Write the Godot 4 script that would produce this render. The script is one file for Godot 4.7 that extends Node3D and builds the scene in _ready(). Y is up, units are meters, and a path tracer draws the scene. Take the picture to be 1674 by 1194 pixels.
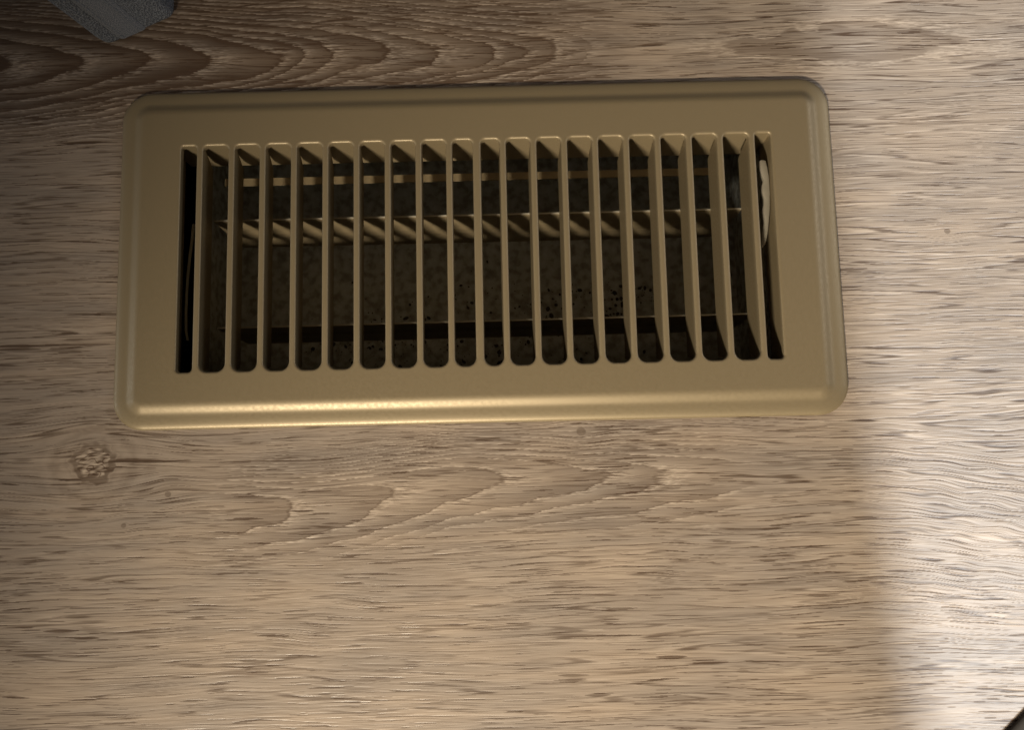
extends Node3D
# A painted steel floor register set in a wood-grain floor, seen from just above.
# Lengths inside the builders are in millimetres and are turned into metres by MM.

const MM := 0.001
const PLATE_TOP := 4.6
const SLOT_BACK := -46.0
const SLOT_FRONT := 48.0
const SLOT_SIDE := 121.5

# extent of the wood print on the floor, in mm
const PRINT_X := -225.0
const PRINT_Z := -130.0
const PRINT_W := 480.0
const PRINT_D := 340.0
const TEX_W := 2048
const TEX_H := 1451

var rng := RandomNumberGenerator.new()
var noise := []
var bands := []
var reliefs := []
const BANDS := 16


func _ready() -> void:
	rng.seed = 7
	# ---- camera
	var cam := Camera3D.new()
	cam.name = "camera"
	cam.fov = 46.19
	cam.near = 0.01
	cam.far = 20.0
	var right := Vector3(0.99973118, -0.0037902, 0.02287359)
	var up := Vector3(0.02316772, 0.12468497, -0.99192586)
	var back := Vector3(0.000907607, 0.992189141, 0.124739264)
	cam.transform = Transform3D(Basis(right, up, back).orthonormalized(), Vector3(0.013148, 0.343488, 0.090792))
	add_child(cam)
	cam.current = true
	# ---- air and exposure
	var we := WorldEnvironment.new()
	we.name = "room_air"
	var env := Environment.new()
	env.background_mode = Environment.BG_COLOR
	env.background_color = Color(0.080, 0.078, 0.077).linear_to_srgb()
	env.tonemap_mode = Environment.TONE_MAPPER_LINEAR
	env.tonemap_exposure = 1.0
	env.sdfgi_enabled = true
	env.ssao_enabled = true
	env.ssil_enabled = true
	we.environment = env
	add_child(we)
	# ---- lamps
	var warm := SpotLight3D.new()
	warm.name = "warm_lamp"
	warm.light_color = Color(1.0, 0.875, 0.69).linear_to_srgb()
	warm.light_energy = 2.5
	warm.light_size = 0.07
	warm.spot_range = 6.0
	warm.spot_attenuation = 2.0
	warm.spot_angle = 17.6
	warm.spot_angle_attenuation = 1.0
	warm.shadow_enabled = true
	add_child(warm)
	warm.look_at_from_position(Vector3(-0.28, 0.67, 0.93), Vector3(0.06, 0.0, 0.185), Vector3.UP)
	var cool := area("white_strip_light", Vector3(1.4, 2.2, 0.7), Vector3(0.2, 0.0, 0.1), Vector2(0.066, 0.5), Color(0.93, 0.97, 1.0), 6.6)
	cool.shadow_enabled = true
	var side := area("side_window_light", Vector3(-1.5, 0.5, 0.05), Vector3(-0.14, 0.0, 0.04), Vector2(0.35, 0.3), Color(0.82, 0.90, 1.0), 0.2)
	side.shadow_enabled = true
	var far_side := area("right_fill_light", Vector3(0.78, 0.44, -0.24), Vector3(0.1, 0.0, -0.02), Vector2(0.4, 0.3), Color(0.96, 0.97, 1.0), 0.13)  # unseen fill added to lift the right side
	far_side.shadow_enabled = true

	make_noise()
	floor_sheet()
	cavity()
	register()
	duct()
	drape()
	mat()
	added_table()


# ------------------------------------------------------------------ helpers

func area(called: String, at: Vector3, towards: Vector3, size: Vector2, colour: Color, energy: float) -> AreaLight3D:
	var l := AreaLight3D.new()
	l.name = called
	l.area_size = size
	l.light_color = colour.linear_to_srgb()
	l.light_energy = energy
	l.area_range = 8.0
	add_child(l)
	l.look_at_from_position(at, towards, Vector3(0, 0, -1) if absf(towards.y - at.y) > 0.8 else Vector3.UP)
	return l


func thing(called: String, label: String, category: String, at := Vector3.ZERO) -> Node3D:
	var o := Node3D.new()
	o.name = called
	o.position = at
	o.set_meta("label", label)
	o.set_meta("category", category)
	add_child(o, true)
	return o


func part(called: String, mesh: Mesh, material: Material, parent: Node) -> MeshInstance3D:
	var o := MeshInstance3D.new()
	o.name = called
	o.mesh = mesh
	o.material_override = material
	parent.add_child(o, true)
	return o


func start() -> SurfaceTool:
	var st := SurfaceTool.new()
	st.begin(Mesh.PRIMITIVE_TRIANGLES)
	return st


func tri(st: SurfaceTool, p: Array, n: Array, uv: Array = []) -> void:
	# points in mm; wound so that the front looks along the normals
	var g: Vector3 = (p[1] - p[0]).cross(p[2] - p[0])
	var s: Vector3 = n[0] + n[1] + n[2]
	var order := [0, 2, 1] if g.dot(s) > 0.0 else [0, 1, 2]
	for k in order:
		st.set_normal(n[k])
		if uv.size():
			st.set_uv(uv[k])
		st.add_vertex(p[k] * MM)


func quad(st: SurfaceTool, p: Array, n: Array, uv: Array = []) -> void:
	if uv.size():
		tri(st, [p[0], p[1], p[2]], [n[0], n[1], n[2]], [uv[0], uv[1], uv[2]])
		tri(st, [p[0], p[2], p[3]], [n[0], n[2], n[3]], [uv[0], uv[2], uv[3]])
	else:
		tri(st, [p[0], p[1], p[2]], [n[0], n[1], n[2]])
		tri(st, [p[0], p[2], p[3]], [n[0], n[2], n[3]])


func flat_quad(st: SurfaceTool, a: Vector3, b: Vector3, c: Vector3, d: Vector3, n: Vector3) -> void:
	quad(st, [a, b, c, d], [n, n, n, n])


func box(st: SurfaceTool, lo: Vector3, hi: Vector3) -> void:
	var c := []
	for k in 8:
		c.append(Vector3(hi.x if k & 1 else lo.x, hi.y if k & 2 else lo.y, hi.z if k & 4 else lo.z))
	flat_quad(st, c[0], c[2], c[6], c[4], Vector3.LEFT)
	flat_quad(st, c[1], c[3], c[7], c[5], Vector3.RIGHT)
	flat_quad(st, c[0], c[1], c[5], c[4], Vector3.DOWN)
	flat_quad(st, c[2], c[3], c[7], c[6], Vector3.UP)
	flat_quad(st, c[0], c[1], c[3], c[2], Vector3.FORWARD)
	flat_quad(st, c[4], c[5], c[7], c[6], Vector3.BACK)


func rows(st: SurfaceTool, pts: Array, nrm: Array, closed: bool) -> void:
	for i in pts.size() - 1:
		var m: int = pts[i].size()
		for j in (m if closed else m - 1):
			var k := (j + 1) % m
			if pts[i][j].distance_to(pts[i][k]) < 1e-4 and pts[i + 1][j].distance_to(pts[i + 1][k]) < 1e-4:
				continue
			quad(st, [pts[i][j], pts[i][k], pts[i + 1][k], pts[i + 1][j]], [nrm[i][j], nrm[i][k], nrm[i + 1][k], nrm[i + 1][j]])


# outline of a rounded rectangle: [points, outward directions], both Vector2 (x, z)
func round_rect(cx: float, cz: float, hx: float, hz: float, r: float, nx := 1, nz := 1, nc := 8) -> Array:
	var p := []
	var d := []
	var corner := [Vector2(1, -1), Vector2(1, 1), Vector2(-1, 1), Vector2(-1, -1)]
	for q in 4:
		var c: Vector2 = Vector2(cx, cz) + corner[q] * Vector2(hx - r, hz - r)
		for k in nc + 1:
			var a := -PI / 2 + q * PI / 2 + (PI / 2) * k / nc
			var dir := Vector2(cos(a), sin(a))
			p.append(c + dir * r)
			d.append(dir)
		# along the side to the next corner
		var nxt: Vector2 = Vector2(cx, cz) + corner[(q + 1) % 4] * Vector2(hx - r, hz - r)
		var side_dir := Vector2(cos(q * PI / 2), sin(q * PI / 2))
		var n := nz if q % 2 == 0 else nx
		for k in range(1, n):
			p.append((c + side_dir * r).lerp(nxt + side_dir * r, float(k) / n))
			d.append(side_dir)
	return [p, d]


func profile_normals(prof: Array) -> Array:
	var out := []
	for i in prof.size():
		var a: Vector2 = prof[maxi(i - 1, 0)]
		var b: Vector2 = prof[mini(i + 1, prof.size() - 1)]
		var t := (b - a).normalized()
		out.append(Vector2(-t.y, t.x))
	return out


func paint(colour: Color, rough: float, metal := 0.0) -> StandardMaterial3D:
	var m := StandardMaterial3D.new()
	m.albedo_color = colour.linear_to_srgb()
	m.roughness = rough
	m.metallic = metal
	return m


func simplex(s: int) -> FastNoiseLite:
	var n := FastNoiseLite.new()
	n.seed = s
	n.noise_type = FastNoiseLite.TYPE_SIMPLEX_SMOOTH
	n.frequency = 1.0
	n.fractal_type = FastNoiseLite.FRACTAL_NONE
	return n


func make_noise() -> void:
	for k in 10:
		noise.append(simplex(101 + 17 * k))


# ------------------------------------------------------------------ the floor

# knots: x, z, radius, reach, strength
const KNOTS := [
	[-154.6, 83.8, 6.6, 19.0, 1.0], [39.9, 75.1, 1.3, 6.0, 1.0], [193.0, -3.8, 0.9, 4.0, 1.0],
	[-124.9, 96.1, 0.9, 6.0, 0.9], [-60.3, 145.7, 0.7, 8.0, 0.6], [-142.0, 108.0, 0.8, 4.0, 0.9],
]
# single dark seams in the grain: x from, x to, z, thickness, strength
const CRACKS := [
	[134.0, 240.0, -50.5, 0.9, 0.45], [-176.0, -150.0, -50.5, 1.1, 0.8], [-215.0, -150.0, 35.2, 0.7, 0.9], [-198.0, -178.0, 36.6, 0.8, 0.8],
	[-149.0, -116.0, 83.2, 0.6, 0.9], [-105.0, -60.0, 84.0, 0.4, 0.6], [120.0, 160.0, 118.0, 0.45, 0.5], [150.0, 166.0, 100.0, 0.6, 0.5],
	[66.0, 78.0, 163.0, 1.0, 0.9], [80.0, 94.0, 165.5, 0.8, 0.9], [28.0, 40.0, 169.0, 0.7, 0.8], [38.0, 48.0, 176.5, 0.9, 0.7],
	[-30.0, -4.0, 149.0, 0.5, 0.6], [-172.0, -158.0, 148.0, 0.8, 0.8], [-160.0, -150.0, 151.0, 0.7, 0.8], [-186.0, -168.0, 155.5, 0.6, 0.7],
	[60.0, 92.0, 137.5, 0.45, 0.7], [96.0, 118.0, 136.0, 0.4, 0.6], [10.0, 30.0, 141.0, 0.5, 0.6], [110.0, 132.0, 131.0, 0.45, 0.6],
]


func step(a: float, b: float, x: float) -> float:
	var t := clampf((x - a) / (b - a), 0.0, 1.0)
	return t * t * (3.0 - 2.0 * t)


func wood_band(band: int) -> void:
	var r0 := TEX_H * band / BANDS
	var r1 := TEX_H * (band + 1) / BANDS
	var col := PackedByteArray()
	col.resize((r1 - r0) * TEX_W * 3)
	var rel := PackedByteArray()
	rel.resize((r1 - r0) * TEX_W)
	var n0: FastNoiseLite = noise[0]
	var n1: FastNoiseLite = noise[1]
	var n2: FastNoiseLite = noise[2]
	var n3: FastNoiseLite = noise[3]
	var n4: FastNoiseLite = noise[4]
	var n5: FastNoiseLite = noise[5]
	var n6: FastNoiseLite = noise[6]
	var n7: FastNoiseLite = noise[7]
	var at := 0
	var to_byte := PackedByteArray()
	to_byte.resize(1025)
	for k in 1025:
		to_byte[k] = int(clampf(Color(k / 1024.0, 0, 0).linear_to_srgb().r, 0.0, 1.0) * 255.0 + 0.5)
	for j in range(r0, r1):
		var v := PRINT_Z + PRINT_D * (j + 0.5) / TEX_H
		var near_cracks := CRACKS.filter(func(c): return absf(c[2] - v) < 4.0)
		var near_knots := KNOTS.filter(func(c): return absf(c[1] - v) < c[3] * 2.2)
		for i in TEX_W:
			var u := PRINT_X + PRINT_W * (i + 0.5) / TEX_W
			# how the fibres run
			var w1 := n0.get_noise_2d(u * 0.011, v * 0.016)
			var w2 := n1.get_noise_2d(u * 0.045, v * 0.075)
			var wv := v + 1.2 * w1 + (0.10 + 0.22 * step(0.1, 0.7, w1)) * w2
			# slanting, curly fibre at the right
			var curl := step(135.0, 205.0, u) * step(60.0, 100.0, v) * (1.0 - step(125.0, 175.0, v))
			if curl > 0.0:
				wv += curl * (1.0 * n1.get_noise_2d(u * 0.05 + 9.0, v * 0.11) - 0.13 * (u - 165.0))
			var knot := 0.0
			var chip := 0.0
			var ringed := 0.0
			for c in near_knots:
				var du: float = u - c[0]
				var dv: float = v - c[1]
				var reach: float = c[3]
				var e := exp(-(du * du / (reach * reach * 2.6) + dv * dv / (reach * reach)))
				wv -= c[4] * 0.5 * dv * e
				var rr: float = sqrt(du * du * 0.8 + dv * dv) / c[2] + 0.15 * w2 + 0.16 * n2.get_noise_2d(u * 0.25, v * 0.3)
				if rr < 1.35:
					knot = maxf(knot, c[4] * (1.0 - step(1.1, 1.35, rr)))
					if c[2] > 3.0:
						chip = maxf(chip, c[4] * (1.0 - step(0.82, 0.92, rr)))
				elif rr < 4.0 and c[2] > 3.0:
					ringed = maxf(ringed, (0.5 + 0.5 * sin(rr * 6.5)) * (1.0 - step(1.6, 4.0, rr)))
			# fibre streaks: long, middle, fine
			var f0 := n2.get_noise_2d(u * 0.007, wv * 0.13)
			var f1 := n3.get_noise_2d(u * 0.022, wv * 0.42)
			var f2 := n4.get_noise_2d(u * 0.036, wv * 0.95)
			var f3 := n5.get_noise_2d(u * 0.075, wv * 2.1)
			var blotch := n6.get_noise_2d(u * 0.02, v * 0.035)
			var speck := n1.get_noise_2d(u * 0.22 + 50.0, wv * 1.7)
			# arches of the growth rings
			var dark := 0.0
			var tick := 0.0
			var jag := 0.8 * f1 + 0.9 * f2 + 1.3 * f3
			if v < -30.0:
				var d := wv + 87.0
				var mask := (1.0 - step(24.0, 46.0, absf(d))) * (1.0 - step(15.0, 80.0, u))
				if mask > 0.01:
					var q := u + (0.24 if d > 0.0 else 0.32) * d * d / (1.0 + 0.012 * absf(d)) + jag + 3.0 * w2 + 8.0 * n7.get_noise_2d(u * 0.016, v * 0.03)
					var ph := q + 6.0 * n7.get_noise_2d(q * 0.03, 4.0)
					var t := ph / 17.5 if ph > -96.0 else -5.486 + (ph + 96.0) / 30.0
					t -= floorf(t)
					var inside := 1.0 - 0.45 * step(-120.0, -40.0, u)
					dark += mask * (0.13 + 0.25 * step(0.25, 0.90, t) * inside + 0.12 * step(0.86, 0.93, t) * (1.0 - step(0.965, 0.99, t)))
					tick += mask * (1.0 - step(0.10, 0.60, t)) * step(0.0, 0.03, t)
				# a long lens of smooth dark wood at the right
				var eu := (u - 160.0 + 3.0 * f1 + 3.0 * f2 + 9.0 * w2) / 50.0
				var ev := (wv + 86.0 + 1.6 * w2) / (7.4 + 2.0 * f0)
				var ee := sqrt(eu * eu + ev * ev)
				dark += 0.19 * step(0.15, 0.95, ee) * (1.0 - step(0.97, 1.03, ee))
				tick += 0.7 * step(0.97, 1.03, ee) * (1.0 - step(1.05, 1.7, ee))
				var eu2 := (u - 118.0 + 2.0 * f1) / 36.0
				var ev2 := (wv + 80.0) / 6.0
				var ee2 := sqrt(eu2 * eu2 + ev2 * ev2)
				dark += 0.07 * step(0.4, 0.95, ee2) * (1.0 - step(0.97, 1.05, ee2))
			elif v > 58.0 and v < 128.0:
				var axis := 92.0 + 10.0 * (1.0 - step(-75.0, 0.0, u)) + 1.5 * w1
				var d := wv - axis
				var mask := (1.0 - step(12.0, 29.0, absf(d))) * step(-118.0, -92.0, u) * (1.0 - step(85.0, 118.0, u))
				if mask > 0.01:
					var q := u + (0.24 if d > 0.0 else 0.95) * d * d + jag * 1.2 + 6.0 * w2
					var t := (q + 46.0) / 40.0 - 0.35 * step(-80.0, -40.0, -q)
					t -= floorf(t)
					dark += mask * (0.19 * step(0.20, 0.92, t) + 0.16 * step(0.93, 0.965, t) * (1.0 - step(0.98, 0.995, t)))
					tick += mask * (1.0 - step(0.05, 0.30, t)) * step(0.0, 0.02, t)
			# brushed bright ticks lie along the fibre
			var strand := step(-0.05, 0.40, 0.3 * f2 + 0.6 * f3 + 0.55 * speck)
			# dark open pores
			var where := n7.get_noise_2d(u * 0.02 + 40.0, v * 0.03)
			var pore_n := n6.get_noise_2d(u * 0.036 + 300.0, wv * 1.25)
			var pore := step(0.63 - 0.18 * where, 0.69 - 0.16 * where, pore_n)
			var fine := step(0.30, 0.80, -f2 - 0.35 * f3 - 0.2 * f1)
			# drawn-out grooves with a pale ridge beside each
			var ga := n5.get_noise_2d(u * 0.0055 + 77.0, wv * 0.21)
			var gb := n3.get_noise_2d(u * 0.0100 + 177.0, wv * 0.36)
			var gc := n2.get_noise_2d(u * 0.0200 + 277.0, wv * 0.66)
			var ma := step(-0.35, 0.20, n4.get_noise_2d(u * 0.020 + 61.0, wv * 0.6) + 0.4 * f1)
			var mb := step(-0.20, 0.40, n7.get_noise_2d(u * 0.018 + 11.0, wv * 0.35))
			var mc := step(-0.30, 0.30, n6.get_noise_2d(u * 0.025 + 31.0, wv * 0.4))
			var hair := ma * (1.0 - step(0.03, 0.12, absf(ga - 0.06))) + 0.85 * mb * (1.0 - step(0.04, 0.17, absf(gb - 0.10))) + 0.55 * mc * (1.0 - step(0.05, 0.28, absf(gc - 0.15)))
			hair = minf(hair, 1.2)
			var crest := ma * (1.0 - step(0.04, 0.14, absf(ga + 0.11))) + 0.85 * mb * (1.0 - step(0.06, 0.22, absf(gb + 0.16))) + 0.55 * mc * (1.0 - step(0.08, 0.34, absf(gc + 0.24)))
			crest = minf(crest, 1.2)
			var bold := 0.55 + 0.75 * step(60.0, 170.0, u)
			var crack := 0.0
			for c in near_cracks:
				if u > c[0] and u < c[1]:
					var along: float = (u - c[0]) / (c[1] - c[0])
					var half: float = c[3] * sin(along * PI) * (0.75 + 0.5 * f1)
					crack = maxf(crack, c[4] * (1.0 - step(half * 0.5, half + 0.18, absf(wv - 1.2 * w1 - c[2] - 0.2 * w2))))
			var smooth_part := clampf(dark * 2.4, 0.0, 0.75)
			var tone := 0.54 + 0.07 * f0 + (1.0 - smooth_part) * (0.05 * f1 + 0.04 * f2 + 0.035 * f3) + 0.05 * blotch
			tone -= 0.36 * (0.75 + 0.4 * bold) * hair * (1.0 - 0.85 * smooth_part)
			tone += 0.18 * bold * crest * (1.0 - 0.9 * smooth_part)
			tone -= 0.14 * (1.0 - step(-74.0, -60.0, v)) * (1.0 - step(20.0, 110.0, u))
			tone -= dark
			tone += minf(tick, 1.2) * (0.46 * strand - 0.03)
			tone -= 0.07 * fine * (1.0 - smooth_part)
			tone -= 0.36 * pore
			tone -= 0.55 * crack
			tone -= 0.15 * ringed
			if knot > 0.0:
				tone = lerpf(tone, 0.10 + 0.15 * f2, (0.75 + 0.2 * w2) * knot)
				var flake := n4.get_noise_2d(u * 0.17 + 5.0, v * 0.24 + 2.0)
				tone = lerpf(tone, 0.46 + 0.65 * speck + 0.4 * f3 - 0.6 * (1.0 - step(0.04, 0.13, absf(flake - 0.1))) - 0.15 * step(0.35, 0.5, flake), 0.9 * chip)
			tone = clampf(tone, 0.0, 1.0)
			# two dyes of the print, and a little drift of hue
			var warmth := 0.02 * blotch + 0.02 * f0
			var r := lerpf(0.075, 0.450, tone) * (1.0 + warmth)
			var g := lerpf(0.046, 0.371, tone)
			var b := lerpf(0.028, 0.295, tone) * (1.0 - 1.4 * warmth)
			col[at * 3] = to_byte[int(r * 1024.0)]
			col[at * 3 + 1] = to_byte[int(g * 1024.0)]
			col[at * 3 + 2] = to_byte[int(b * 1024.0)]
			var h := 0.56 + (1.0 - 0.8 * smooth_part) * (0.6 + 0.45 * bold) * (0.07 * f1 + 0.11 * f2 + 0.11 * f3 - 0.22 * hair + 0.15 * crest) + 0.12 * tick * (strand - 0.4) - 0.10 * fine * (1.0 - smooth_part) - 0.32 * pore - 0.45 * crack - 0.15 * knot
			if chip > 0.0:
				h += 0.16 * chip * n4.get_noise_2d(u * 0.17 + 5.0, v * 0.24 + 2.0)
			rel[at] = int(clampf(h, 0.0, 1.0) * 255.0)
			at += 1
	bands[band] = col
	reliefs[band] = rel


func wood_material() -> StandardMaterial3D:
	bands.resize(BANDS)
	reliefs.resize(BANDS)
	var job := WorkerThreadPool.add_group_task(wood_band, BANDS, 4, true)
	WorkerThreadPool.wait_for_group_task_completion(job)
	var col := PackedByteArray()
	var rel := PackedByteArray()
	for k in BANDS:
		col.append_array(bands[k])
		rel.append_array(reliefs[k])
	bands.clear()
	reliefs.clear()
	var m := StandardMaterial3D.new()
	m.albedo_texture = ImageTexture.create_from_image(Image.create_from_data(TEX_W, TEX_H, false, Image.FORMAT_RGB8, col))
	m.heightmap_enabled = true
	m.heightmap_texture = ImageTexture.create_from_image(Image.create_from_data(TEX_W, TEX_H, false, Image.FORMAT_L8, rel))
	m.heightmap_scale = 0.018
	m.roughness = 0.41
	m.metallic_specular = 0.5
	return m


func fold(t: float) -> float:
	# the print runs on beyond its own length as its mirror image
	var k := fposmod(t, 2.0)
	return k if k <= 1.0 else 2.0 - k


func floor_sheet() -> void:
	var xs := [-1185.0, -705.0, -225.0, -128.0, 128.0, 255.0, 735.0, 1215.0]
	var zs := [-810.0, -470.0, -130.0, -48.5, 50.5, 210.0, 550.0, 890.0]
	var st := start()
	for i in xs.size() - 1:
		for j in zs.size() - 1:
			if xs[i] == -128.0 and zs[j] == -48.5:
				continue
			var p := []
			var uv := []
			for c in [[0, 0], [1, 0], [1, 1], [0, 1]]:
				var x: float = xs[i + c[0]]
				var z: float = zs[j + c[1]]
				p.append(Vector3(x, 0, z))
				uv.append(Vector2(fold((x - PRINT_X) / PRINT_W), fold((z - PRINT_Z) / PRINT_D)))
			quad(st, p, [Vector3.UP, Vector3.UP, Vector3.UP, Vector3.UP], uv)
	# cut faces of the opening
	var c := [Vector3(-128, 0, -48.5), Vector3(128, 0, -48.5), Vector3(128, 0, 50.5), Vector3(-128, 0, 50.5)]
	var dir := [Vector3.BACK, Vector3.LEFT, Vector3.FORWARD, Vector3.RIGHT]
	for k in 4:
		var a: Vector3 = c[k]
		var b: Vector3 = c[(k + 1) % 4]
		var down := Vector3(0, -12, 0)
		var p := [a, b, b + down, a + down]
		var uv := []
		for q in p:
			uv.append(Vector2((q.x - PRINT_X) / PRINT_W, (q.z + q.y - PRINT_Z) / PRINT_D))
		quad(st, p, [dir[k], dir[k], dir[k], dir[k]], uv)
	st.generate_tangents()
	var o := part("floor", st.commit(), wood_material(), self)
	o.set_meta("kind", "structure")
	o.set_meta("label", "brown wood grain floor board with a knot and arched grain")


func cavity() -> void:
	# dark box round the duct, added to keep ambient light out from below
	var st := start()
	var lo := Vector3(-150, -120, -95)
	var hi := Vector3(150, -12, 80)
	box(st, Vector3(lo.x - 12, lo.y - 12, lo.z - 12), Vector3(hi.x + 12, lo.y, hi.z + 12))
	box(st, Vector3(lo.x - 12, lo.y, lo.z - 12), Vector3(lo.x, hi.y, hi.z + 12))
	box(st, Vector3(hi.x, lo.y, lo.z - 12), Vector3(hi.x + 12, hi.y, hi.z + 12))
	box(st, Vector3(lo.x, lo.y, lo.z - 12), Vector3(hi.x, hi.y, lo.z))
	box(st, Vector3(lo.x, lo.y, hi.z), Vector3(hi.x, hi.y, hi.z + 12))
	var o := part("added_subfloor", st.commit(), paint(Color(0.07, 0.052, 0.036), 0.9), self)
	o.set_meta("kind", "structure")


# ------------------------------------------------------------------ the register

var bronze: StandardMaterial3D


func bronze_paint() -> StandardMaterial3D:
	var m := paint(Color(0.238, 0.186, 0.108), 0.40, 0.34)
	var n := FastNoiseLite.new()
	n.seed = 5
	n.frequency = 0.05
	n.fractal_octaves = 4
	var t := NoiseTexture2D.new()
	t.width = 512
	t.height = 512
	t.seamless = true
	t.noise = n
	t.color_ramp = Gradient.new()
	t.color_ramp.set_color(0, Color(0.68, 0.68, 0.68))
	t.color_ramp.set_color(1, Color(1, 1, 1))
	m.roughness = 0.54
	m.roughness_texture = t
	m.roughness_texture_channel = BaseMaterial3D.TEXTURE_CHANNEL_RED
	m.uv1_triplanar = true
	m.uv1_scale = Vector3(22, 22, 22)
	return m


func slat_centres() -> Array:
	var out := []
	var half := [11.1, 23.7, 36.4, 49.2, 62.0, 75.0, 87.9, 100.7, 113.8]
	for k in 9:
		out.append(-half[8 - k])
	out.append(0.3)
	for k in 9:
		out.append(half[k])
	return out


const LIP := [Vector2(0.0, 1.6), Vector2(0.0, 3.5), Vector2(0.1, 3.95), Vector2(0.35, 4.32), Vector2(0.72, 4.53), Vector2(1.15, 4.6), Vector2(1.3, 4.6)]
const LIP_N := [Vector2(-1, 0), Vector2(-1, 0.05), Vector2(-0.9, 0.42), Vector2(-0.6, 0.8), Vector2(-0.25, 0.97), Vector2(0, 1), Vector2(0, 1)]


func slot_end(st: SurfaceTool, cell_l: float, cell_r: float, xl: float, xr: float, z_in: float, z_end: float, z_cap: float, r: float) -> void:
	var s := signf(z_end - z_in)
	r = minf(r, (xr - xl) * 0.5 - 0.1)
	var edge := []
	var out := []
	var rim := []
	edge.append(Vector2(xl, z_in)); out.append(Vector2(-1, 0)); rim.append(Vector2(cell_l, z_in))
	edge.append(Vector2(xl, (z_in + z_end - s * r) * 0.5)); out.append(Vector2(-1, 0)); rim.append(Vector2(cell_l, (z_in + z_end - s * r) * 0.5))
	var n := 8
	for k in n + 1:
		var a := (PI / 2) * k / n
		var d := Vector2(-cos(a), s * sin(a))
		edge.append(Vector2(xl + r, z_end - s * r) + d * r)
		out.append(d)
		rim.append(Vector2(cell_l, lerpf(z_end - s * r, z_cap, minf(1.0, 2.0 * k / n))) if k <= n / 2 else Vector2(lerpf(cell_l, xl + r, 2.0 * k / n - 1.0), z_cap))
	for k in n + 1:
		var a := (PI / 2) * (n - k) / n
		var d := Vector2(cos(a), s * sin(a))
		edge.append(Vector2(xr - r, z_end - s * r) + d * r)
		out.append(d)
		rim.append(Vector2(lerpf(xr - r, cell_r, 2.0 * k / n), z_cap) if k <= n / 2 else Vector2(cell_r, lerpf(z_cap, z_end - s * r, 2.0 * k / n - 1.0)))
	edge.append(Vector2(xr, (z_in + z_end - s * r) * 0.5)); out.append(Vector2(1, 0)); rim.append(Vector2(cell_r, (z_in + z_end - s * r) * 0.5))
	edge.append(Vector2(xr, z_in)); out.append(Vector2(1, 0)); rim.append(Vector2(cell_r, z_in))
	var pts := []
	var nrm := []
	for i in LIP.size():
		var pr := []
		var nr := []
		for j in edge.size():
			var e: Vector2 = edge[j] + out[j] * LIP[i].x
			pr.append(Vector3(e.x, LIP[i].y, e.y))
			nr.append(Vector3(out[j].x * LIP_N[i].x, LIP_N[i].y, out[j].y * LIP_N[i].x).normalized())
		pts.append(pr)
		nrm.append(nr)
	var pr := []
	var nr := []
	for j in edge.size():
		pr.append(Vector3(rim[j].x, PLATE_TOP, rim[j].y))
		nr.append(Vector3.UP)
	pts.append(pr)
	nrm.append(nr)
	rows(st, pts, nrm, false)


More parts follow.
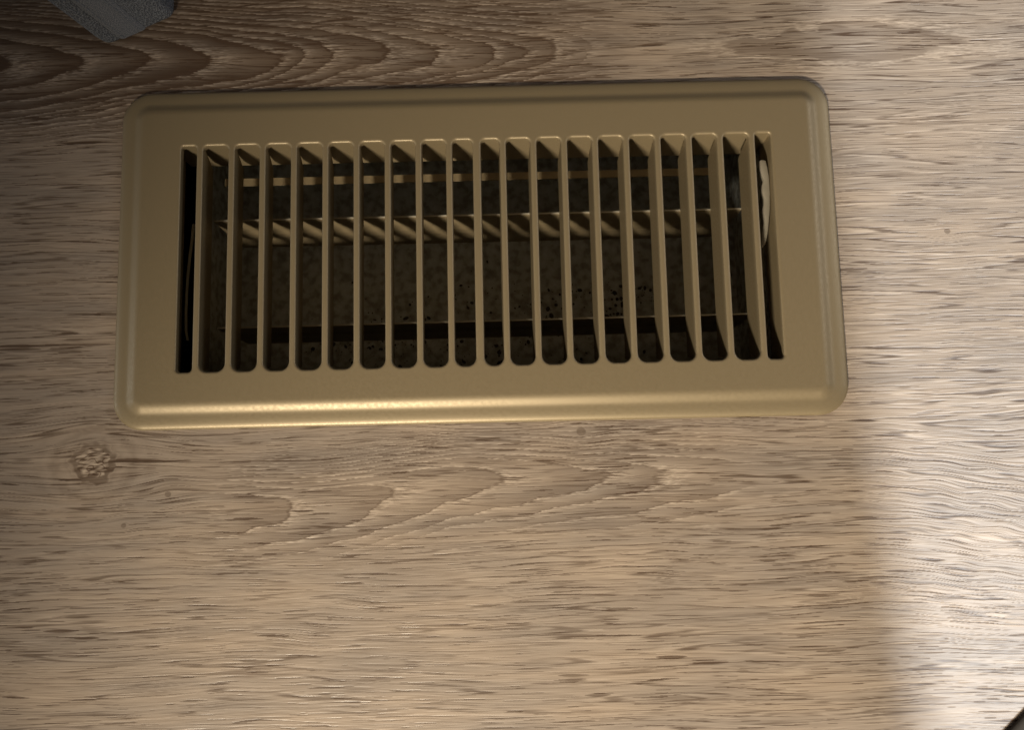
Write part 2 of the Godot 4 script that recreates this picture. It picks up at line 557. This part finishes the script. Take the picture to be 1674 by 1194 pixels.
func faceplate(slats: Array, widths: Array) -> ArrayMesh:
	var st := start()
	var z_in := [SLOT_BACK + 7.0, SLOT_FRONT - 7.0]
	var z_cap := [SLOT_BACK - 2.6, SLOT_FRONT + 2.6]
	var edge_l := -SLOT_SIDE - 2.2
	var edge_r := SLOT_SIDE + 2.2
	for k in slats.size() + 1:
		var xl: float = -SLOT_SIDE if k == 0 else slats[k - 1] + widths[k - 1] * 0.5
		var xr: float = SLOT_SIDE if k == slats.size() else slats[k] - widths[k] * 0.5
		var cl: float = edge_l if k == 0 else slats[k - 1]
		var cr: float = edge_r if k == slats.size() else slats[k]
		slot_end(st, cl, cr, xl, xr, z_in[0], SLOT_BACK, z_cap[0], 1.3 if k == 0 or k == slats.size() else 2.0)
		slot_end(st, cl, cr, xl, xr, z_in[1], SLOT_FRONT, z_cap[1], 1.6 if k == 0 or k == slats.size() else 3.5)
	# long edges of the two outer slots
	for s in [-1.0, 1.0]:
		var pts := []
		var nrm := []
		for i in LIP.size():
			var x: float = s * (SLOT_SIDE + LIP[i].x)
			pts.append([Vector3(x, LIP[i].y, z_in[0]), Vector3(x, LIP[i].y, z_in[1])])
			var n := Vector3(s * LIP_N[i].x, LIP_N[i].y, 0).normalized()
			nrm.append([n, n])
		pts.append([Vector3(s * (SLOT_SIDE + 2.2), PLATE_TOP, z_in[0]), Vector3(s * (SLOT_SIDE + 2.2), PLATE_TOP, z_in[1])])
		nrm.append([Vector3.UP, Vector3.UP])
		rows(st, pts, nrm, false)
	# the flat of the plate, the stepped bead and the rolled rim
	var zc: float = (z_cap[0] + z_cap[1]) * 0.5
	var hz: float = (z_cap[1] - z_cap[0]) * 0.5
	var pts := []
	var nrm := []
	var first := round_rect(0, zc, edge_r, hz, 0.0, 24, 10, 10)
	var pr := []
	var nr := []
	for p in first[0]:
		pr.append(Vector3(p.x, PLATE_TOP, p.y))
		nr.append(Vector3.UP)
	pts.append(pr)
	nrm.append(nr)
	# distance in from the outer edge, height
	var prof := [
		Vector2(-12.4, 4.6), Vector2(-11.0, 4.6), Vector2(-10.3, 4.56), Vector2(-9.5, 4.40), Vector2(-8.7, 4.12), Vector2(-7.9, 3.74), Vector2(-7.1, 3.34), Vector2(-6.4, 3.06),
		Vector2(-5.7, 2.88), Vector2(-4.9, 2.78), Vector2(-3.6, 2.62), Vector2(-2.2, 2.34), Vector2(-1.2, 2.02), Vector2(-0.6, 1.68), Vector2(-0.25, 1.32), Vector2(-0.05, 0.98), Vector2(0.0, 0.7), Vector2(-0.15, 0.5), Vector2(-0.6, 0.42), Vector2(-2.5, 0.6),
	]
	var pn := profile_normals(prof)
	pn[0] = Vector2(0, 1)
	for i in prof.size():
		var ring := round_rect(0, 0, 147.5 + prof[i].x, 70.75 + prof[i].x, maxf(12.5 + prof[i].x, 2.0), 24, 10, 10)
		pr = []
		nr = []
		for j in ring[0].size():
			pr.append(Vector3(ring[0][j].x, prof[i].y, ring[0][j].y))
			nr.append(Vector3(ring[1][j].x * pn[i].x, pn[i].y, ring[1][j].y * pn[i].x).normalized())
		pts.append(pr)
		nrm.append(nr)
	rows(st, pts, nrm, true)
	return st.commit()


func louver(width: float, lean: float) -> ArrayMesh:
	# a rounded face level with the plate, on a deep blade whose ends are cut back
	var st := start()
	var z0 := SLOT_BACK + 7.0
	var z1 := SLOT_FRONT - 7.0
	var h := width * 0.5
	var sec := []
	var nor := []
	for i in LIP.size():
		sec.append(Vector2(-h + LIP[i].x, LIP[i].y))
		nor.append(Vector2(LIP_N[i].x, LIP_N[i].y).normalized())
	for i in LIP.size():
		var k: int = LIP.size() - 1 - i
		sec.append(Vector2(h - LIP[k].x, LIP[k].y))
		nor.append(Vector2(-LIP_N[k].x, LIP_N[k].y).normalized())
	var pts := []
	var nrm := []
	for i in sec.size():
		pts.append([Vector3(sec[i].x, sec[i].y, z0), Vector3(sec[i].x, sec[i].y, z1)])
		var n := Vector3(nor[i].x, nor[i].y, 0)
		nrm.append([n, n])
	rows(st, pts, nrm, false)
	# blade: rows from top to bottom: height, half width, back end, front end
	var spec := [[1.75, h - 0.06, SLOT_BACK + 0.7, SLOT_FRONT - 0.9], [-5.0, h - 0.12, SLOT_BACK + 3.0, SLOT_FRONT - 1.8], [-10.6, h - 0.2, SLOT_BACK + 5.2, SLOT_FRONT - 3.2], [-11.5, h - 0.55, SLOT_BACK + 5.7, SLOT_FRONT - 3.6]]
	var loops := []
	var loop_n := []
	for s in spec:
		var x: float = lean * (1.75 - s[0]) / 13.25
		loops.append([Vector3(x - s[1], s[0], s[2]), Vector3(x + s[1], s[0], s[2]), Vector3(x + s[1], s[0], s[3]), Vector3(x - s[1], s[0], s[3])])
	for i in loops.size() - 1:
		for j in 4:
			var k := (j + 1) % 4
			var n: Vector3 = [Vector3(0, -0.4, -1), Vector3(1, -0.05, 0), Vector3(0, -0.3, 1), Vector3(-1, -0.05, 0)][j].normalized()
			flat_quad(st, loops[i][j], loops[i][k], loops[i + 1][k], loops[i + 1][j], n)
	flat_quad(st, loops[3][0], loops[3][1], loops[3][2], loops[3][3], Vector3.DOWN)
	return st.commit()


func sheet(lo: Vector3, hi: Vector3) -> ArrayMesh:
	var st := start()
	box(st, lo, hi)
	return st.commit()


func damper_blade_mesh(length: float, top: float, bottom: float) -> ArrayMesh:
	# thin sheet with a rounded upper edge and a shallow stiffening crease
	var sec := [Vector2(0.45, bottom), Vector2(0.45, -40.0), Vector2(0.95, -36.0), Vector2(0.95, -31.0), Vector2(0.45, -27.0), Vector2(0.45, top - 0.4), Vector2(0.25, top), Vector2(-0.25, top), Vector2(-0.45, top - 0.4), Vector2(-0.45, bottom)]
	var st := start()
	for i in sec.size():
		var a: Vector2 = sec[i]
		var b: Vector2 = sec[(i + 1) % sec.size()]
		var t := (b - a).normalized()
		var n := Vector3(0, -t.x, t.y)
		var m := Vector3(0, (a.y + b.y) * 0.5 - (top + bottom) * 0.5, (a.x + b.x) * 0.5)
		if n.z * m.z < 0.0 or (absf(n.z) < 0.01 and n.y * m.y < 0.0):
			n = -n
		flat_quad(st, Vector3(-length * 0.5, a.y, a.x), Vector3(length * 0.5, a.y, a.x), Vector3(length * 0.5, b.y, b.x), Vector3(-length * 0.5, b.y, b.x), n)
	for s in [-0.5, 0.5]:
		flat_quad(st, Vector3(length * s, top, 0.3), Vector3(length * s, top, -0.3), Vector3(length * s, bottom, -0.4), Vector3(length * s, bottom, 0.4), Vector3(s, 0, 0).normalized())
	return st.commit()


func register() -> void:
	bronze = bronze_paint()
	var t := thing("floor_register", "tan bronze painted steel floor register with louvers set in the wood floor", "floor register")
	var slats := slat_centres()
	var widths := []
	for k in slats.size():
		widths.append(3.4 if k == 9 else 2.7)
	part("faceplate", faceplate(slats, widths), bronze, t)
	var usual := louver(2.7, -0.85)
	var middle := louver(3.4, -0.85)
	for k in slats.size():
		var o := part("louver", middle if k == 9 else usual, bronze, t)
		o.position.x = slats[k] * MM
	# collar under the plate
	part("collar_wall", sheet(Vector3(-126.4, -20.0, -47.4), Vector3(122.6, 3.0, -46.35)), bronze, t)
	part("collar_wall", sheet(Vector3(-126.4, -13.5, 48.4), Vector3(122.6, 3.0, 49.4)), bronze, t)
	part("collar_wall", sheet(Vector3(-127.2, -13.5, -46.35), Vector3(-126.4, 3.0, 48.4)), bronze, t)
	part("collar_wall", sheet(Vector3(121.9, -13.5, -46.35), Vector3(122.9, 3.0, 48.4)), bronze, t)
	var blade := damper_blade_mesh(226.0, -13.0, -55.0)
	var b1 := part("damper_blade", blade, bronze, t)
	b1.position = Vector3(-0.5, 0, -19.2) * MM
	var b2 := part("damper_blade", blade, bronze, t)
	b2.position = Vector3(2.0, 0, 27.0) * MM
	b2.rotation.y = 0.004
	# bright strip for the lit line on each blade top, light put into colour
	var edge_light := paint(Color(0.50, 0.46, 0.36), 0.4, 0.4)
	for b in [b1, b2]:
		part("lit_edge", sheet(Vector3(-113.0, -12.98, -0.3), Vector3(113.0, -12.6, 0.3)), edge_light, b)
	# thin end link at the left, seen on edge
	var st := start()
	var path := [Vector2(-121.6, -17.9), Vector2(-122.3, -17.7), Vector2(-122.9, -10.0), Vector2(-123.6, -3.0), Vector2(-124.2, 5.0), Vector2(-124.5, 12.5), Vector2(-124.6, 20.0), Vector2(-124.4, 28.0), Vector2(-123.6, 32.4)]
	for k in path.size() - 1:
		var a: Vector2 = path[k]
		var b: Vector2 = path[k + 1]
		var side := Vector2((b - a).y, -(b - a).x).normalized() * 0.16
		var n := Vector3(side.x, 0, side.y).normalized()
		var q := [Vector3(a.x + side.x, -12, a.y + side.y), Vector3(b.x + side.x, -12, b.y + side.y), Vector3(b.x - side.x, -12, b.y - side.y), Vector3(a.x - side.x, -12, a.y - side.y)]
		var low := Vector3(0, -2.2, 0)
		flat_quad(st, q[0], q[1], q[2], q[3], Vector3.UP)
		flat_quad(st, q[0], q[1], q[1] + low, q[0] + low, n)
		flat_quad(st, q[3], q[2], q[2] + low, q[3] + low, -n)
	part("damper_link", st.commit(), paint(Color(0.50, 0.46, 0.36), 0.4, 0.4), t)
	# wavy lever at the right
	part("damper_lever", lever_mesh(), paint(Color(0.21, 0.187, 0.142), 0.6), t)


func lever_mesh() -> ArrayMesh:
	# a narrow tab with shallow finger notches along one side: z, left edge, right edge, height
	var spine := [
		[-36.4, 118.4, 119.8, -0.9], [-35.8, 117.9, 120.6, -0.6], [-33.0, 117.9, 121.1, -0.6], [-29.8, 118.6, 121.5, -0.8], [-27.4, 119.3, 121.7, -1.0], [-25.0, 118.4, 121.7, -1.1], [-22.6, 118.3, 121.7, -1.2],
		[-20.0, 119.2, 121.6, -1.4], [-17.4, 118.9, 121.5, -1.5], [-14.6, 118.0, 121.3, -1.6], [-12.0, 118.5, 121.0, -1.8], [-9.6, 118.6, 120.7, -2.0], [-6.8, 117.6, 120.3, -2.2], [-4.0, 117.4, 119.8, -2.6], [-1.0, 117.2, 119.1, -3.4], [0.4, 117.2, 118.2, -4.2],
	]
	var st := start()
	var pts := []
	var nrm := []
	for k in spine.size():
		var a: Array = spine[maxi(k - 1, 0)]
		var b: Array = spine[mini(k + 1, spine.size() - 1)]
		var up := Vector3(0, 1, -(b[3] - a[3]) / (b[0] - a[0])).normalized()
		var z: float = spine[k][0]
		var l: float = spine[k][1]
		var r: float = spine[k][2]
		var y: float = spine[k][3]
		var sl: float = (b[1] - a[1]) / (b[0] - a[0])
		var out_l := Vector3(-1, 0, sl).normalized()
		pts.append([Vector3(l, y - 2.2, z), Vector3(l, y - 0.35, z), Vector3(l + 0.4, y, z), Vector3(r - 0.4, y, z), Vector3(r, y - 0.35, z), Vector3(r, y - 2.2, z)])
		nrm.append([out_l, (up + out_l * 1.4).normalized(), (up + out_l * 0.3).normalized(), (up + Vector3.RIGHT * 0.3).normalized(), (up + Vector3.RIGHT * 1.4).normalized(), Vector3.RIGHT])
	rows(st, pts, nrm, false)
	return st.commit()


# ------------------------------------------------------------------ the duct under it

func tin() -> StandardMaterial3D:
	var m := paint(Color(0.54, 0.56, 0.54), 0.62, 0.0)
	var n := FastNoiseLite.new()
	n.seed = 31
	n.frequency = 0.022
	n.fractal_octaves = 6
	var t := NoiseTexture2D.new()
	t.width = 512
	t.height = 512
	t.seamless = true
	t.noise = n
	t.color_ramp = Gradient.new()
	t.color_ramp.set_color(0, Color(0.66, 0.63, 0.6))
	t.color_ramp.set_color(1, Color(1, 1, 1))
	t.color_ramp.add_point(0.36, Color(0.80, 0.78, 0.75))
	t.color_ramp.add_point(0.46, Color(0.88, 0.87, 0.85))
	m.albedo_texture = t
	m.heightmap_enabled = true
	m.heightmap_texture = t
	m.heightmap_scale = 0.012
	m.uv1_triplanar = true
	m.uv1_scale = Vector3(14, 14, 14)
	return m


func duct() -> void:
	var t := thing("duct_boot", "dusty grey sheet metal duct box under the louvers of the register", "duct")
	var m := tin()
	part("duct_wall", sheet(Vector3(-124.0, -72.0, -72.8), Vector3(124.0, -23.0, -72.0)), m, t)
	part("duct_wall", sheet(Vector3(-124.0, -72.0, 56.2), Vector3(124.0, -23.0, 57.0)), m, t)
	part("duct_wall", sheet(Vector3(-124.8, -72.0, -72.0), Vector3(-124.0, -23.0, 56.2)), m, t)
	part("duct_wall", sheet(Vector3(124.0, -72.0, -72.0), Vector3(124.8, -23.0, 56.2)), m, t)
	part("duct_floor", sheet(Vector3(-124.0, -71.2, -72.0), Vector3(124.0, -70.0, 56.2)), m, t)
	# turned-in flange at the far side, the pale strip behind the louvers
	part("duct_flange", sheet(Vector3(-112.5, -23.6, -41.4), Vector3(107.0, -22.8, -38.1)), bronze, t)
	# crumbs lying on the bottom of the duct
	var lump := SphereMesh.new()
	lump.radius = 0.5
	lump.height = 0.8
	lump.radial_segments = 6
	lump.rings = 3
	var mm := MultiMesh.new()
	mm.transform_format = MultiMesh.TRANSFORM_3D
	mm.mesh = lump
	var spots := []
	var heaps := [Vector3(72, 5, 6), Vector3(60, 18, 5), Vector3(10, 20, 22), Vector3(-30, 22, 25), Vector3(-60, 24, 14), Vector3(40, 10, 16), Vector3(20, 42, 26), Vector3(-25, 40, 26)]
	for k in 520:
		var hp: Vector3 = heaps[rng.randi() % heaps.size()]
		var x := hp.x + rng.randfn() * hp.z
		var z := hp.y + rng.randfn() * hp.z * 0.45
		if absf(x) > 112.0 or z < -36.0 or z > 48.0:
			continue
		spots.append(Vector3(x, -69.8, z))
	mm.instance_count = spots.size()
	for k in spots.size():
		var s: float = 0.55 + 2.0 * pow(rng.randf(), 3.5)
		var b := Basis.from_euler(Vector3(rng.randf() * 0.8, rng.randf() * TAU, rng.randf() * 0.8)) * Basis.from_scale(Vector3(s * rng.randf_range(0.7, 1.7), s * 0.8, s) * MM)
		mm.set_instance_transform(k, Transform3D(b, spots[k] * MM))
	var o := MultiMeshInstance3D.new()
	o.name = "duct_crumbs"
	o.multimesh = mm
	o.material_override = paint(Color(0.05, 0.042, 0.032), 0.85)
	o.set_meta("label", "dark crumbs and grit lying on the duct bottom below the louvers")
	o.set_meta("category", "debris")
	o.set_meta("kind", "stuff")
	add_child(o, true)


# ------------------------------------------------------------------ things round it

func fabric(colour: Color, stretch: Vector3, depth: float, s: int) -> StandardMaterial3D:
	var m := paint(colour, 0.9)
	m.metallic_specular = 0.3
	var n := FastNoiseLite.new()
	n.seed = s
	n.noise_type = FastNoiseLite.TYPE_SIMPLEX
	n.frequency = 0.045
	n.fractal_octaves = 3
	var t := NoiseTexture2D.new()
	t.width = 512
	t.height = 512
	t.seamless = true
	t.noise = n
	t.color_ramp = Gradient.new()
	t.color_ramp.set_color(0, Color(0.45, 0.47, 0.51))
	t.color_ramp.set_color(1, Color(1, 1, 1))
	m.albedo_texture = t
	m.heightmap_enabled = true
	m.heightmap_texture = t
	m.heightmap_scale = depth
	m.uv1_scale = stretch
	m.rim_enabled = true
	m.rim = 0.3
	return m


func drape() -> void:
	var t := thing("fabric_drape", "blue grey woven fabric corner with a flat seam band hanging at the upper left", "drape")
	# footprint of the hanging cloth, mm; the long run between the second and third points faces the register
	var foot := [Vector2(-180, -147), Vector2(-155.4, -91.5), Vector2(-126.2, -104.6), Vector2(-127.0, -147.0)]
	var path := []
	var dirs := []
	var soft := [0.0, 5.0, 3.0, 0.0]
	for k in foot.size():
		var p: Vector2 = foot[k]
		if k == 0 or k == foot.size() - 1:
			path.append(p)
			continue
		var a: Vector2 = (foot[k - 1] - p).normalized()
		var b: Vector2 = (foot[k + 1] - p).normalized()
		for q in 9:
			var s := q / 8.0
			path.append((p + a * soft[k]).lerp(p, s).lerp(p.lerp(p + b * soft[k], s), s))
	var fine := []
	for k in path.size() - 1:
		var n := maxi(1, int(path[k].distance_to(path[k + 1]) / 3.0))
		for q in n:
			fine.append(path[k].lerp(path[k + 1], float(q) / n))
	fine.append(path[path.size() - 1])
	for k in fine.size():
		var d: Vector2 = (fine[mini(k + 1, fine.size() - 1)] - fine[maxi(k - 1, 0)]).normalized()
		dirs.append(Vector2(-d.y, d.x) * 1.0)
	var run := 0.0
	var st := start()
	var heights := [2.0, 2.6, 4.0, 8.0, 16.0, 30.0, 60.0, 120.0, 250.0]
	var swell := [-0.9, -0.25, 0.0, 0.25, 0.1, 0.0, 0.0, 0.0, 0.0]
	for k in fine.size() - 1:
		var step_len: float = fine[k].distance_to(fine[k + 1])
		for i in heights.size() - 1:
			var p := []
			var nn := []
			var uv := []
			for c in [[k, i], [k + 1, i], [k + 1, i + 1], [k, i + 1]]:
				p.append(drape_point(fine[c[0]], dirs[c[0]], heights[c[1]], swell[c[1]]))
				var d: Vector2 = dirs[c[0]]
				nn.append(Vector3(d.x, [-0.8, -0.45, -0.1, 0.05, 0.0, 0.0, 0.0, 0.0, 0.0][c[1]], d.y).normalized())
				uv.append(Vector2((run + (step_len if c[0] > k else 0.0)) * 0.01, heights[c[1]] * 0.01))
			quad(st, p, nn, uv)
		run += step_len
	st.generate_tangents()
	part("cloth_panel", st.commit(), fabric(Color(0.27, 0.285, 0.31), Vector3(4.5, 3.0, 1), 0.16, 3), t)
	# flat seam band standing a little proud of the panel
	var a: Vector2 = foot[1].lerp(foot[2], 0.24)
	var b: Vector2 = foot[1].lerp(foot[2], 0.60)
	var nrm2 := Vector2(-(b - a).y, (b - a).x).normalized()
	st = start()
	var cross := [[0.0, 0.1], [0.06, 0.55], [0.14, 0.7], [0.5, 0.75], [0.86, 0.7], [0.94, 0.55], [1.0, 0.1]]
	for k in cross.size() - 1:
		for i in heights.size() - 1:
			var p := []
			var nn := []
			var uv := []
			for c in [[k, i], [k + 1, i], [k + 1, i + 1], [k, i + 1]]:
				var at: Vector2 = a.lerp(b, cross[c[0]][0])
				p.append(drape_point(at, nrm2, heights[c[1]], swell[c[1]] + cross[c[0]][1]))
				var lean: float = [-0.7, -0.4, -0.15, 0.0, 0.15, 0.4, 0.7][c[0]]
				var d: Vector2 = (nrm2 + (b - a).normalized() * lean).normalized()
				nn.append(Vector3(d.x, 0, d.y))
				uv.append(Vector2(cross[c[0]][0] * 0.11, heights[c[1]] * 0.01))
			quad(st, p, nn, uv)
	st.generate_tangents()
	part("seam_band", st.commit(), fabric(Color(0.27, 0.28, 0.30), Vector3(7, 6, 1), 0.02, 8), t)
	# lines of stitches along both edges of the band
	st = start()
	for e in [0.17, 0.83]:
		for k in 40:
			var y0 := 4.0 + k * 3.0
			var p0 := drape_point(a.lerp(b, e), nrm2, y0, 0.95)
			var p1 := drape_point(a.lerp(b, e), nrm2, y0 + 2.0, 0.95)
			var side := Vector3((b - a).normalized().x, 0, (b - a).normalized().y) * 0.22
			var out := Vector3(nrm2.x, 0, nrm2.y) * 0.2
			flat_quad(st, p0 - side, p0 + out, p1 + out, p1 - side, (out - side).normalized())
			flat_quad(st, p0 + side, p0 + out, p1 + out, p1 + side, (out + side).normalized())
	var o := part("stitches", st.commit(), paint(Color(0.16, 0.175, 0.2), 0.9), t)
	o.set_meta("kind", "stuff")


func drape_point(at: Vector2, out: Vector2, h: float, swell: float) -> Vector3:
	return Vector3(at.x + out.x * swell - 0.19 * h, h, at.y + out.y * swell)


func mat() -> void:
	# a dark corner lying on the floor at the lower right
	var t := thing("floor_mat", "dark brown edge of a mat in the bottom right corner of the floor", "mat")
	var st := start()
	var along := Vector2(206.5 - 195.8, 183.2 - 192.8).normalized()
	var out := Vector2(-along.y, along.x)
	if out.x < 0.0:
		out = -out
	var origin := Vector2(202.6, 189.9)
	var prof := [Vector2(0.0, 0.2), Vector2(-0.5, 1.2), Vector2(-0.3, 2.4), Vector2(0.6, 3.3), Vector2(2.0, 3.7), Vector2(5.0, 3.8), Vector2(320.0, 3.8)]
	var pn := [Vector2(-1, 0), Vector2(-1, 0.1), Vector2(-0.8, 0.6), Vector2(-0.4, 0.9), Vector2(-0.1, 1), Vector2(0, 1), Vector2(0, 1)]
	var pts := []
	var nrm := []
	for i in prof.size():
		var pr := []
		var nr := []
		for s in [-260.0, 260.0]:
			var q: Vector2 = origin + along * s + out * prof[i].x
			pr.append(Vector3(q.x, prof[i].y, q.y))
			nr.append(Vector3(out.x * pn[i].x, pn[i].y, out.y * pn[i].x).normalized())
		pts.append(pr)
		nrm.append(nr)
	rows(st, pts, nrm, false)
	part("mat_pad", st.commit(), paint(Color(0.030, 0.024, 0.018), 0.85), t)


func added_table() -> void:
	# unseen board added overhead so its edge shades all but the right
	var t := thing("added_table", "pale wooden board added out of view to throw soft shade across the floor", "added_table", Vector3(0, 0, 0))
	var wood := paint(Color(0.46, 0.37, 0.26), 0.6)  # pale so that it bounces fill into the vent
	var st := start()
	var c := [Vector2(0.374, -0.75), Vector2(0.4505, 0.36), Vector2(-1.1, 0.36), Vector2(-1.1, -0.75)]
	var lo := 500.0
	var hi := 528.0
	for k in 4:
		var a := Vector3(c[k].x * 1000, lo, c[k].y * 1000)
		var b := Vector3(c[(k + 1) % 4].x * 1000, lo, c[(k + 1) % 4].y * 1000)
		var rise := Vector3(0, hi - lo, 0)
		var n := (b - a).cross(Vector3.UP).normalized()
		flat_quad(st, a, b, b + rise, a + rise, n if n.dot((a + b) * 0.5 - Vector3(-350, 500, -200)) > 0.0 else -n)
	var q := []
	for k in 4:
		q.append(Vector3(c[k].x * 1000, lo, c[k].y * 1000))
	flat_quad(st, q[0], q[1], q[2], q[3], Vector3.DOWN)
	for k in 4:
		q[k].y = hi
	flat_quad(st, q[0], q[1], q[2], q[3], Vector3.UP)
	part("added_table_top", st.commit(), wood, t)
	for p in [Vector2(300, -710), Vector2(-1060, -710), Vector2(-1060, 320)]:
		part("added_leg", sheet(Vector3(p.x - 25, 0, p.y - 25), Vector3(p.x + 25, 500, p.y + 25)), wood, t)
